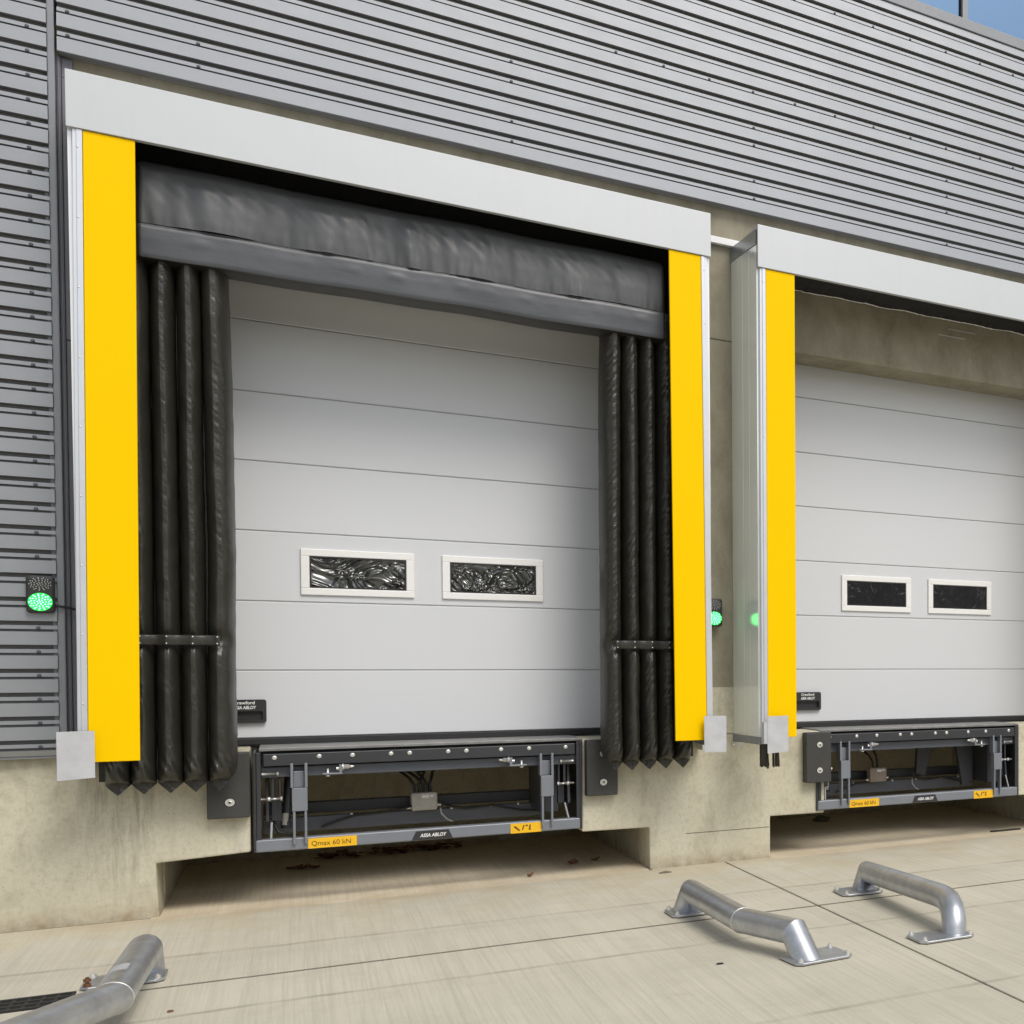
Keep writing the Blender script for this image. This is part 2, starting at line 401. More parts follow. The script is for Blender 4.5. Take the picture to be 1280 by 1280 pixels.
# ------------------------------------------------------------------ warehouse
wh = thing('warehouse', 'grey warehouse with ribbed metal cladding above a stained concrete dock wall', 'building', (-0.1, 0, 0))
c = MB()
TH = 0.45
c.prism([(-9, -0.08), (0.349, -0.08), (0.330, 0.382), (0.866, 0.414), (0.866, 1.172), (-9, 1.172)], 0, TH)
c.prism([(3.644, -0.08), (4.709, -0.08), (4.709, 0.383), (5.230, 0.379), (5.230, 1.168), (3.108, 1.168), (3.100, 0.373), (3.642, 0.366)], 0, TH)
c.prism([(7.90, -0.08), (22, -0.08), (22, 1.172), (7.372, 1.172), (7.372, 0.405), (7.905, 0.395)], 0, TH)
ho = c.build('concrete_dock_wall', M['concrete'], wh, bevel=0.012, recalc=True)
c = MB()          # upper wall with the two door openings
c.box(-9, 0.45, 0.004, TH, 1.176, 4.752); c.box(3.565, 4.86, 0.004, TH, 1.172, 4.752); c.box(7.975, 22, 0.004, TH, 1.176, 4.752)
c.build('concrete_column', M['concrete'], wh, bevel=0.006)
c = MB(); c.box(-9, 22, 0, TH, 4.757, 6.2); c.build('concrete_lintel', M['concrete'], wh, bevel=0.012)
c = MB()          # hollow under the dock: back wall, cheeks and slab soffit
c.box(-2, 10, 2.62, 2.9, -0.2, 1.2); c.box(0.0, 0.345, TH, 2.62, -0.2, 1.0); c.box(3.65, 4.70, TH, 2.62, -0.2, 1.0); c.box(7.9, 8.4, TH, 2.62, -0.2, 1.0)
c.box(-2, 10, 0.56, 2.9, 1.0, 1.165)
c.build('under_dock_wall', M['concrete'], wh)
# faint casting joint on the pier
c = MB(); c.box(3.95, 4.70, -0.0025, 0.02, 0.283, 0.288); c.build('casting_joint', M['stone'], wh)

c = MB(); c.box(6.44, 6.74, -0.004, 0.02, 5.168, 5.176); c.box(6.55, 6.86, -0.004, 0.02, 5.243, 5.252)
c.build('cast_in_slot', M['plate'], wh)

ZS0, PZ = 1.239, 0.1607
def clad(x0, x1, k0, k1, zstart, ztop):
    pts = []
    pts.append((-0.084, zstart))
    for k in range(k0, k1 + 1):
        zs = ZS0 + PZ * k
        seq = [(-0.084, zs), (-0.084, zs + 0.0255), (-0.056, zs + 0.0265), (-0.055, zs + 0.0525), (-0.1, zs + 0.0545), (-0.1, zs + PZ - 0.0180), (-0.064, zs + PZ - 0.0165), (-0.063, zs + PZ - 0.0010)]
        for p in seq:
            if p[1] > zstart + 0.001 and p[1] < ztop: pts.append(p)
    pts.append((pts[-1][0], ztop))
    return pts
def clad_mesh(x0, x1, pts, cap):
    m = MB()
    for (a, b) in zip(pts[:-1], pts[1:]):
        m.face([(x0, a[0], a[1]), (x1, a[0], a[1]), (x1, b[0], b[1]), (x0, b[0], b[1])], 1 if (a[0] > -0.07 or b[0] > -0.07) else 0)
    if cap:
        for (a, b) in zip(pts[:-1], pts[1:]):
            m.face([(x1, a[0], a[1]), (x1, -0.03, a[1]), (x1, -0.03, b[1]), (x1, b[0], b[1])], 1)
    m.box(x0, x1, -0.03, -0.004, pts[0][1], pts[-1][1])
    return m
pl = clad(-9, -0.13, -1, 52, 1.185, 8.27)
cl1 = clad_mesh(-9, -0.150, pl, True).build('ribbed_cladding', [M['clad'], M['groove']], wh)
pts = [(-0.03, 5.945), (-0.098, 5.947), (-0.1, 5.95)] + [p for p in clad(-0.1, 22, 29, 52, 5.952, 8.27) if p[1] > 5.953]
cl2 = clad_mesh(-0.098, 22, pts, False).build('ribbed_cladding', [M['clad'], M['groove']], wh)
# screws
def screw_mb(): return MB().tube([(0, 0.004, 0), (0, -0.002, 0), (0, -0.0021, 0), (0, -0.008, 0)], 0.0115, 8, taper=[1, 1, 0.65, 0.6])
s0 = screw_mb()
def put_screw(par, x, z, first=[None]):
    if first[0] is None:
        o = s0.build('screw', M['steel'], par)
        o.data.transform(Matrix.Translation(BASE[par.name]))
        first[0] = o
    else:
        o = first[0].copy(); link(o, par); o.parent = par
    o.location = Vector((x, -0.086, z + 0.004)) - BASE[par.name]
for k in range(0, 31):
    put_screw(cl1, -0.245, ZS0 + PZ * k + 0.004)
for x0 in (-0.045, 0.64, 2.61, 4.563, 6.495):
    for k in (30, 31, 33, 34):
        if x0 == 6.495 and k == 31: k = 32
        put_screw(cl2, x0, ZS0 + PZ * k + 0.004)
for k in (36, 42):
    for i in range(12): put_screw(cl2, 3.40 + 0.386 * i, ZS0 + PZ * k + 0.004)
for i in range(5): put_screw(cl2, 5.975 + 0.43 * i, 8.246)
# corner trim and flashing beside the first bay
c = MB(); c.box(-0.150, -0.112, -0.090, -0.004, 1.178, 8.27); c.box(-0.176, -0.151, -0.072, -0.004, 1.178, 5.30)
c.build('corner_trim', M['trim'], wh, bevel=0.006)
c = MB(); c.box(-9, -0.112, -0.075, -0.004, 1.166, 1.184); c.build('drip_sill', M['trim'], wh)
c = MB(); c.box(-0.1105, -0.088, -0.045, -0.003, 1.178, 5.93); c.box(-0.087, 0.20, -0.022, -0.003, 1.178, 4.02); c.box(-0.087, 0.20, -0.026, -0.003, 4.026, 5.80); c.box(-0.087, -0.03, -0.026, -0.003, 5.801, 5.93)
c.box(-0.104, -0.093, -0.052, -0.046, 1.178, 5.93)
c.build('corner_flashing', M['flash'], wh, bevel=0.003)
c = MB(); c.box(3.9, 4.52, -0.055, -0.002, 5.605, 5.665); c.build('ledge_flashing', M['frame'], wh, bevel=0.004)
# parapet trim and strip window
c = MB(); c.box(-9, 22, -0.115, 0.1, 8.278, 8.385); c.build('parapet_trim', M['trim'], wh, bevel=0.006)
win = MB().box(-9, 22, 0.0, 0.1, 9.9, 10.3).build('window', M['trim'], wh)
gl = MB()
edges = [-9 + 0.0, -5.6, -3.1, -0.6, 1.78, 4.24, 6.70, 9.16, 11.6, 14, 16.5, 19, 22]
for a, b in zip(edges[:-1], edges[1:]): gl.box(a + 0.031, b - 0.031, -0.055, -0.03, 8.385, 9.9)
gl.build('pane', M['glass'], win)
for e in edges[5:9]:
    mu = MB(); mu.box(e - 0.028, e + 0.031, -0.095, 0.02, 8.385, 9.9); mu.box(e - 0.04, e - 0.029, -0.085, 0.02, 8.385, 9.9, 1)
    mu.build('mullion', [M['trim'], M['gasket']], win)
MB().box(-9, 22, 0.1, 12, 10.0, 10.3).build('roof', M['flash'], wh)
MB().box(-9, 22, 12, 12.3, -0.2, 10.0).build('rear_wall', M['clad'], wh)

# ------------------------------------------------------------------ sectional doors
ZL = [1.2, 1.757, 2.295, 2.838, 3.376, 3.909, 4.452, 4.99]
DY = 0.485
def make_door(pane_mat, hasno=0):
    d = thing('sectional_door', 'x', 'dock door', (2.04, DY, 1.2), 'sectional dock doors')
    for i, (a, b) in enumerate(zip(ZL[:-1], ZL[1:])):
        lo = a + (0.035 if i == 0 else 0.0025); hi = b - 0.0025
        p = MB()
        poly = [(DY + 0.006, lo), (DY, lo + 0.006), (DY, hi - 0.006), (DY + 0.006, hi), (DY + 0.042, hi), (DY + 0.042, lo)]
        n = len(p.v)
        p.v += [Vector((0.36, q[0], q[1])) for q in poly] + [Vector((3.66, q[0], q[1])) for q in poly]
        k = len(poly)
        for q in range(k):
            r = (q + 1) % k; p.f.append([n + q, n + r, n + k + r, n + k + q][::-1]); p.m.append(0); p.sm.append(False)
        p.f.append(list(range(k))); p.f.append([k + q for q in reversed(range(k))]); p.m += [0, 0]; p.sm += [False, False]
        po = p.build('door_panel', M['door'], d, recalc=True)
    s_ = MB(); s_.box(0.37, 3.65, DY + 0.0075, DY + 0.0385, 1.24, 4.985); s_.build('backing', M['groove_light'], d)
    for (x0, x1) in ((1.188, 1.943), (2.140, 2.893)):
        z0, z1 = 2.353, 2.717; fw = 0.056
        f = MB()
        ya, yb = DY - 0.018, DY + 0.002
        f.box(x0, x1, ya, yb, z1 - fw, z1); f.box(x0, x1, ya, yb, z0, z0 + fw)
        f.box(x0, x0 + fw, ya, yb, z0 + fw, z1 - fw); f.box(x1 - fw, x1, ya, yb, z0 + fw, z1 - fw)
        wo = f.build('window', M['frame'], d, bevel=0.005)
        MB().box(x0 + fw, x1 - fw, DY - 0.008, DY - 0.002, z0 + fw, z1 - fw).build('pane', pane_mat, wo)
        gk = MB(); a, b2, e, h = x0 + fw, x1 - fw, z0 + fw, z1 - fw; q = 0.012
        gk.box(a, b2, DY - 0.013, DY - 0.0085, h - q, h); gk.box(a, b2, DY - 0.013, DY - 0.0085, e, e + q)
        gk.box(a, a + q, DY - 0.013, DY - 0.0085, e + q, h - q); gk.box(b2 - q, b2, DY - 0.013, DY - 0.0085, e + q, h - q)
        gk.build('gasket', M['gasket'], wo)
    h = MB()      # recessed grip with its plate: a rim round a pocket
    x0, x1, z0, z1 = 0.655, 0.962, 1.352, 1.532; y0 = DY - 0.032
    def rr(x0, x1, z0, z1, r, n=5):
        pts = []
        for cx, cz, a0 in ((x1 - r, z0 + r, -90), (x1 - r, z1 - r, 0), (x0 + r, z1 - r, 90), (x0 + r, z0 + r, 180)):
            for i in range(n + 1):
                t = R(a0 + 90 * i / n); pts.append((cx + r * math.cos(t), cz + r * math.sin(t)))
        return pts
    outer = rr(x0, x1, z0, z1, 0.018); inner = rr(x0 + 0.03, x1 - 0.022, z0 + 0.022, z0 + 0.09, 0.012)
    k = len(outer)
    for i in range(k):
        j = (i + 1) % k
        o1, o2, i1, i2 = outer[i], outer[j], inner[i], inner[j]
        h.face([(o1[0], y0, o1[1]), (o2[0], y0, o2[1]), (i2[0], y0, i2[1]), (i1[0], y0, i1[1])])
        h.face([(o2[0], y0, o2[1]), (o1[0], y0, o1[1]), (o1[0], DY, o1[1]), (o2[0], DY, o2[1])])
        h.face([(i1[0], y0, i1[1]), (i2[0], y0, i2[1]), (i2[0], DY - 0.001, i2[1]), (i1[0], DY - 0.001, i1[1])])
    h.face([(p[0], DY - 0.001, p[1]) for p in inner])
    ho = h.build('handle', M['plastic'], d)
    text('maker_name', 'Crawford', 0.034, 0.826, y0 - 0.001, 1.507, M['ink_white'], ho, sx=0.98, off=0.0008)
    text('maker_name', 'ASSA ABLOY', 0.034, 0.826, y0 - 0.001, 1.470, M['ink_white'], ho, sx=0.72, shear=0.2, off=0.001)
    b = MB(); b.box(0.36, 3.66, DY - 0.004, DY + 0.04, 1.176, 1.232); b.build('bottom_seal', M['gasket'], d, bevel=0.008)
    return d
d1 = make_door(M['pane']); d1['label'] = 'grey sectional dock door framed by black inflated cushions, wavy reflections in its windows'
d2 = make_door(M['pane_dark']); d2.location.x += S; d2['label'] = 'grey sectional dock door under a bare concrete lintel, smooth dark windows, no cushions'

# ------------------------------------------------------------------ levellers
def make_leveller():
    L = thing('dock_leveller', 'x', 'dock leveller', (2.0, 0, 0.405), 'dock levellers')
    b = MB(); b.box(0.895, 3.082, -0.03, 0.06, 0.407, 0.500); ra = b.build('bottom_rail', M['steel_light'], L, bevel=0.010)
    b = MB(); b.box(0.945, 3.045, -0.035, 0.02, 1.046, 1.137); lip = b.build('lip', M['steel_dark'], L, bevel=0.005)
    first = None
    for x in (1.012, 1.283, 1.491, 1.739, 1.862, 2.122, 2.248, 2.494, 2.699, 2.973):
        if first is None: first = MB().disc_dome((x, -0.035, 1.109), 0.0165, 0.006).build('bolt', M['zinc'], lip); x00 = x
        else:
            o = first.copy(); link(o, lip); o.location.x = x - x00
    b = MB(); b.box(0.92, 3.095, 0.0, 0.56, 1.156, 1.180); b.build('deck_edge', M['deck'], L, bevel=0.004)
    b = MB(); b.box(0.93, 3.09, 0.03, 0.12, 0.957, 1.036); b.box(0.93, 3.09, 0.12, 0.56, 1.02, 1.15); b.build('front_beam', M['steel'], L, bevel=0.006)
    # side frames
    for sgn in (0, 1):
        fx = (lambda v: v) if sgn == 0 else (lambda v: 3.985 - v)
        b = MB()
        x0, x1 = sorted((fx(0.884), fx(0.902))); b.box(x0, x1, -0.02, 0.55, 0.405, 1.152)
        x0, x1 = sorted((fx(0.903), fx(0.930))); b.box(x0, x1, -0.026, -0.012, 0.5, 1.150)
        b.build('side_frame', M['steel_dark'], L, bevel=0.003)
        b = MB(); b.prism([(0.10, 0.62), (0.34, 0.55), (0.46, 0.72), (0.42, 1.0), (0.16, 1.0)], *sorted((fx(0.955), fx(0.975))), axis='x')
        b.build('hinge_plate', M['steel_dark'] if sgn == 0 else M['steel'], L, bevel=0.003, recalc=True)
    # lip supports: a pair of flat bars, a box, a pair of flat bars
    sup0 = MB()
    sup0.box(1.106, 1.124, -0.055, 0.03, 0.878, 1.062); sup0.box(1.192, 1.210, -0.055, 0.03, 0.878, 1.062)
    sup0.box(1.125, 1.191, -0.005, 0.02, 0.878, 1.0)
    sup0.box(1.114, 1.208, -0.062, 0.01, 0.702, 0.876)
    sup0.box(1.118, 1.134, -0.057, 0.005, 0.452, 0.701); sup0.box(1.188, 1.204, -0.057, 0.005, 0.452, 0.701)
    so = sup0.build('lip_support', M['steel_light'], L, bevel=0.003)
    s2 = so.copy(); link(s2, L); s2.location.x += 1.668
    # latches
    for sgn in (0, 1):
        fx = (lambda v: v) if sgn == 0 else (lambda v: 3.975 - v)
        b = MB()
        xs = sorted((fx(1.300), fx(1.425))); b.box(xs[0], xs[1], -0.075, -0.01, 0.968, 0.980)
        xs = sorted((fx(1.404), fx(1.4245))); b.box(xs[0], xs[1], -0.075, -0.01, 0.981, 1.040)
        la = b.build('latch', M['steel_light'], L, bevel=0.003)
        q = MB(); q.tube([(fx(1.426), -0.05, 1.022), (fx(1.435), -0.05, 1.022), (fx(1.4352), -0.05, 1.022), (fx(1.468), -0.05, 1.022), (fx(1.4681), -0.05, 1.022), (fx(1.485), -0.05, 1.022), (fx(1.5), -0.05, 1.024)], 0.021, 16, taper=[1.15, 1.15, 0.9, 0.85, 0.48, 0.48, 0.17])
        q.build('bush', M['zinc'], la)
        q = MB(); q.tube([(fx(1.335), -0.05, 0.955), (fx(1.335), -0.05, 0.964), (fx(1.335), -0.05, 0.9641), (fx(1.335), -0.05, 1.012)], 0.016, 8, taper=[1, 1, 0.5, 0.5]); q.build('bolt', M['zinc'], la)
        q = MB(); q.cyl((fx(1.388), -0.05, 1.01), (fx(1.405), -0.05, 1.01), 0.014, 8); q.build('nut', M['zinc'], la)
        q = MB(); q.tube([(fx(0.935), 0.02, 0.985), (fx(1.02), 0.02, 0.985), (fx(1.0201), 0.02, 0.985), (fx(1.035), 0.02, 0.985)], 0.011, 10, taper=[1, 1, 1.5, 1.5]); q.build('hinge_pin', M['zinc'], L)
        q = MB(); q.tube([(fx(0.93), 0.035, 0.795), (fx(0.965), 0.035, 0.795), (fx(0.9651), 0.035, 0.795), (fx(0.985), 0.035, 0.795), (fx(0.9851), 0.035, 0.795), (fx(1.04), 0.035, 0.795), (fx(1.0401), 0.035, 0.795), (fx(1.055), 0.035, 0.795)], 0.0085, 8, taper=[1, 1, 2, 2, 1, 1, 1.9, 1.9]); q.build('hinge_pin', M['zinc'], L)
        q = MB(); q.box(*sorted((fx(0.99), fx(1.008))), 0.05, 0.20, 0.79, 0.96); q.box(*sorted((fx(1.035), fx(1.05))), 0.05, 0.18, 0.80, 0.95); q.box(*sorted((fx(0.99), fx(1.05))), 0.12, 0.2, 0.62, 0.78)
        q.build('hinge_bracket', M['steel_dark'], L, bevel=0.003)
    # hydraulic ram on the left, its hose, a small rod
    b = MB(); b.cyl((1.075, 0.22, 0.60), (1.095, 0.30, 1.0), 0.024, 14); b.cyl((1.075, 0.22, 0.55), (1.075, 0.22, 0.60), 0.034, 14)
    hr = b.build('hydraulic_ram', M['steel_dark'], L)
    MB().cyl((1.068, 0.2, 0.575), (1.072, 0.21, 0.665), 0.020, 12).build('rod', M['box'], hr)
    MB().tube([(1.02, 0.2, 0.75), (1.0, 0.17, 0.6), (1.03, 0.13, 0.53), (1.12, 0.12, 0.505)], 0.010, 8).build('hose', M['cable'], hr)
    MB().cyl((0.985, 0.02, 0.50), (0.99, 0.04, 0.62), 0.008, 8).build('guide_rod', M['cable_grey'], L)
    MB().cyl((3.0, 0.02, 0.50), (2.975, 0.04, 0.63), 0.008, 8).build('guide_rod', M['cable_grey'], L)
    # cross members
    b = MB(); b.box(0.93, 2.88, 0.60, 0.66, 0.470, 0.585); cb = b.build('cross_beam', M['steel'], L, bevel=0.006)
    for x in (1.5, 1.93, 2.20, 2.49, 2.70): MB().disc_dome((x, 0.60, 0.585), 0.012, 0.01, 8).build('bolt', M['zinc'], cb)
    b = MB(); b.box(0.93, 2.95, 0.70, 0.80, 0.600, 0.690); b.build('cross_beam', M['steel_dark'], L, bevel=0.006)
    b = MB(); b.box(2.80, 2.94, 0.12, 0.7, 0.55, 0.99); b.build('cheek_plate', M['steel_dark'], L, bevel=0.004)
    MB().tube([(1.30, 0.56, 0.50), (1.42, 0.57, 0.545), (1.52, 0.58, 0.575), (1.7, 0.58, 0.588), (1.86, 0.55, 0.612), (1.905, 0.5, 0.632)], 0.010, 8).build('cable', M['cable'], L)
    MB().tube([(2.1, 0.5, 0.66), (2.16, 0.55, 0.61), (2.3, 0.57, 0.575), (2.5, 0.57, 0.590), (2.72, 0.57, 0.53), (2.86, 0.57, 0.52)], 0.009, 8).build('cable', M['cable'], L)
    MB().tube([(2.11, 0.5, 0.60), (2.12, 0.52, 0.55), (2.16, 0.53, 0.50), (2.2, 0.54, 0.475)], 0.007, 8).build('cable', M['cable_grey'], L)
    # print
    st = MB().box(1.208, 1.512, -0.0335, -0.0305, 0.411, 0.486).build('load_sticker', M['label'], ra)
    text('load_print', 'Qmax 60 kN', 0.052, 1.352, -0.0345, 0.446, M['ink_brown'], st, sx=0.9)
    lg = MB().prism([(1.868, 0.412), (2.148, 0.412), (2.120, 0.482), (1.898, 0.482)], -0.0335, -0.0305).build('maker_plate', M['plastic'], ra)
    text('maker_name', 'ASSA ABLOY', 0.038, 2.012, -0.0345, 0.446, M['ink_white'], lg, shear=0.25, sx=0.80, off=0.001)
    st = MB().box(2.558, 2.784, -0.0335, -0.0305, 0.408, 0.488).build('warning_sticker', M['label'], ra)
    wp = MB()
    wp.prism([(2.592, 0.470), (2.578, 0.462), (2.615, 0.428), (2.628, 0.424), (2.622, 0.438)], -0.035, -0.0337)
    wp.prism([(2.640, 0.432), (2.650, 0.470), (2.662, 0.472), (2.648, 0.432)], -0.035, -0.0337); wp.prism([(2.668, 0.462), (2.668, 0.474), (2.684, 0.474), (2.684, 0.462)], -0.035, -0.0337)
    wp.prism([(2.692, 0.430), (2.690, 0.436), (2.697, 0.474), (2.706, 0.474), (2.703, 0.436), (2.710, 0.430)], -0.035, -0.0337)
    wp.build('warning_print', M['ink_brown'], st, recalc=True)
    return L
def junction_box(L, x, mat, cabs):
    b = MB(); b.box(x, x + 0.186, 0.50, 0.60, 0.588, 0.738); jb = b.build('junction_box', mat, L, bevel=0.016, bseg=3)
    MB().box(x + 0.075, x + 0.125, 0.4985, 0.502, 0.692, 0.716).box(x + 0.132, x + 0.158, 0.4985, 0.502, 0.700, 0.716).build('sticker', M['ink_white'], jb)
    g2 = MB(); g2.cyl((x - 0.028, 0.54, 0.612), (x, 0.54, 0.612), 0.011, 10); g2.cyl((x + 0.186, 0.54, 0.625), (x + 0.214, 0.54, 0.625), 0.011, 10)
    g2.build('cable_gland', M['zinc'], jb)
    for (a, h, e) in cabs:
        MB().tube([(x + a, 0.55, 0.738), (x + a - 0.004, 0.55, 0.80), (x + (a + h) / 2, 0.56, 0.86), (x + h, 0.6, 0.90), (x + e, 0.66, 0.93), (x + e - 0.02, 0.7, 1.0)], 0.011, 8).build('cable', M['cable'], jb)
lv1 = make_leveller(); lv1['label'] = 'dark steel dock leveller with yellow load sticker, under the door flanked by black cushions'
lv2 = copy_tree(lv1, shift=(LS, 0, 0)); lv2['label'] = 'dark steel dock leveller under the door with no cushions, cut by the right photo edge'
junction_box(lv1, 1.904, M['box'], [(0.03, -0.05, -0.09), (0.06, 0.10, 0.02), (0.09, 0.0, -0.06), (0.12, 0.05, 0.16), (0.14, 0.16, 0.2)])
BASE[lv2.name] = Vector(lv2.location)
junction_box(lv2, 5.905, M['box_rust'], [(0.05, -0.02, 0.06), (0.1, 0.08, 0.18)])
bb = MB(); bb.prism([(6.42, 0.66), (6.52, 0.62), (6.62, 0.98), (6.44, 0.98)], 0.5, 0.56); bb.prism([(6.86, 0.52), (6.98, 0.56), (6.98, 0.99), (6.78, 0.99)], 0.3, 0.36)
bb.build('lifting_arm', M['steel_dark'], lv2, bevel=0.004, recalc=True)

# ------------------------------------------------------------------ bumpers
def make_bumper(x0, x1):
    b0 = thing('dock_bumper', 'x', 'bumper', ((x0 + x1) / 2, 0, 0.682), 'rubber dock bumpers')
    MB().box(x0, x1, -0.105, -0.001, 0.684, 1.162).build('rubber_block', M['rubber'], b0, bevel=0.008)
    xc = (x0 + x1) / 2 + 0.008
    for z in (0.80, 1.045):
        b = MB(); b.tube([(xc, -0.104, z), (xc, -0.1075, z)], 0.033, 20, 1); b.tube([(xc, -0.107, z), (xc, -0.110, z)], 0.028, 20, 0); b.disc_dome((xc, -0.110, z), 0.015, 0.008, 6, 0)
        b.tube([(xc, -0.1145, z), (xc, -0.1185, z)], 0.008, 6, 1)
        b.build('bolt', [M['zinc'], M['hole']], b0)
    return b0
bu = make_bumper(0.622, 0.866)
bu['label'] = 'black rubber bumper below the long cushion nearest the left yellow panel'
for dx, lab in ((2.500, 'black rubber bumper between the left leveller and the concrete pier'),
                (4.396, 'black rubber bumper on the concrete pier, left of the right leveller')):
    c_ = copy_tree(bu, shift=(dx, 0, 0)); c_['label'] = lab

# ------------------------------------------------------------------ shelters
RX = [0.160, 0.298, 0.436, 0.575, 0.708]
def side_cushion(par, ox, mirror, seed):
    """five upright air rolls side by side with pointed lower ends"""
    rnd = random.Random(seed)
    HW = 0.0695; YB, DP = -0.235, 0.185
    Z0, Z1, NZ = 0.905, 4.79, 720
    ph = [[rnd.uniform(0, 6.28) for _ in range(4)] for _ in RX]
    def X(v): return ox + (W - v if mirror else v)
    m = MB()
    for ri, xc in enumerate(RX):
        last = ri == len(RX) - 1
        ss = [i / 9 for i in range(-9, 10)]
        rows = []
        for k in range(NZ + 1):
            z = Z0 + (Z1 - Z0) * (k / NZ) ** 1.0
            row = []
            pinch = 1 - (0.34 if last else 0.24) * math.exp(-((z - 1.975) / 0.07) ** 2)
            wv = 0.006 * noise.noise((ri * 3.1 + seed, z * 1.4, 0)) + (0.014 * math.sin((z - 0.9) * 0.9) if last else 0)
            for s in ss:
                a = abs(s)
                # pointed foot: the bag is drawn together and ends in a V
                foot = Z0 + 0.074 * a
                zz = max(z, foot) if not (last and s > 0) else max(z, Z0 + 0.12 * a)
                t = min(1.0, max(0.0, (zz - 0.985) / 0.10))
                close = 0.34 + 0.66 * math.sqrt(max(0, 1 - (1 - t) ** 2))
                prof = 0.88 * math.sqrt(max(0.0, 1 - s * s)) + 0.12 * (1 - a)
                hw = HW; dp = DP; yb = YB
                if last and s > 0: hw = 0.090 * (1 + 0.04 * math.sin(z * 2.1)) * (0.80 + 0.20 * t)
                y = yb - dp * prof * close * pinch
                # creases that start at the seam and fade toward the side, mostly on one flank
                g1 = noise.noise((ri * 7.7 + seed, z * 21 + s * 1.6, 1.7)); g2 = noise.noise((ri * 5.3 + seed, z * 44 + s * 3.0, 4.1))
                amp = max(0, noise.noise((ri * 2.9 + seed * 1.3, z * 1.7, 8)) + 0.35)
                side = 1.0 if s >= 0 else 0.45
                fall = math.exp(-((a - 0.28) / 0.30) ** 2) * side
                g3 = 1 - abs(noise.noise((ri * 4.1 + seed, z * 26 + a * 4.0, 6.3))) * 2.2
                dy = (0.016 * max(0, g1) + 0.008 * g2 + 0.010 * max(0, g3 - 0.35)) * fall * (0.45 + 1.5 * amp) * (1.05 if mirror else 0.5)
                dy += 0.007 * noise.noise((ri * 1.7, z * 6, s * 2 + seed))
                near = math.exp(-((z - 1.09) / 0.07) ** 2)
                dy += near * 0.010 * math.sin(9 * s + ph[ri][0] + z * 50)
                if abs(s) < 0.06: dy += 0.009
                xx = xc + wv + s * hw + 0.003 * noise.noise((z * 9, s, ri + seed))
                row.append((X(xx), y + dy, zz))
            rows.append(row if not mirror else row[::-1])
        m.grid(rows)
    a_, b_ = sorted((X(0.06), X(0.735))); m.face([(a_, -0.236, 1.0), (b_, -0.236, 1.0), (b_, -0.236, 4.78), (a_, -0.236, 4.78)])
    o = m.build('side_cushion', M['fabric'], par)
    st = MB(); rows = []
    xa, xb = 0.10, 0.722
    for zz in (1.938, 1.948, 1.975, 2.0, 2.010):
        row = []
        for i in range(61):
            x = xa + (xb - xa) * i / 60
            sag = 0.0
            for a, b in zip(RX[:-1], RX[1:]):
                if a <= x <= b: q = (x - a) / (b - a); sag = 0.020 * 4 * q * (1 - q)
            e = 0.004 if zz in (1.938, 2.010) else 0.0
            row.append((X(x), -0.432 + sag + e + 0.003 * noise.noise((x * 30, zz * 40, seed)), zz))
        rows.append(row if not mirror else row[::-1])
    st.grid(rows); sb = st.build('strap', M['fabric'], o)
    sm = sb.modifiers.new('thick', 'SOLIDIFY'); sm.thickness = 0.003
    for xr in RX[1:]:
        q = MB()
        for zz in (1.951, 1.998): q.disc_dome((X(xr), -0.434, zz), 0.0055, 0.005, 8)
        q.build('stud', M['zinc'], sb)
    return o

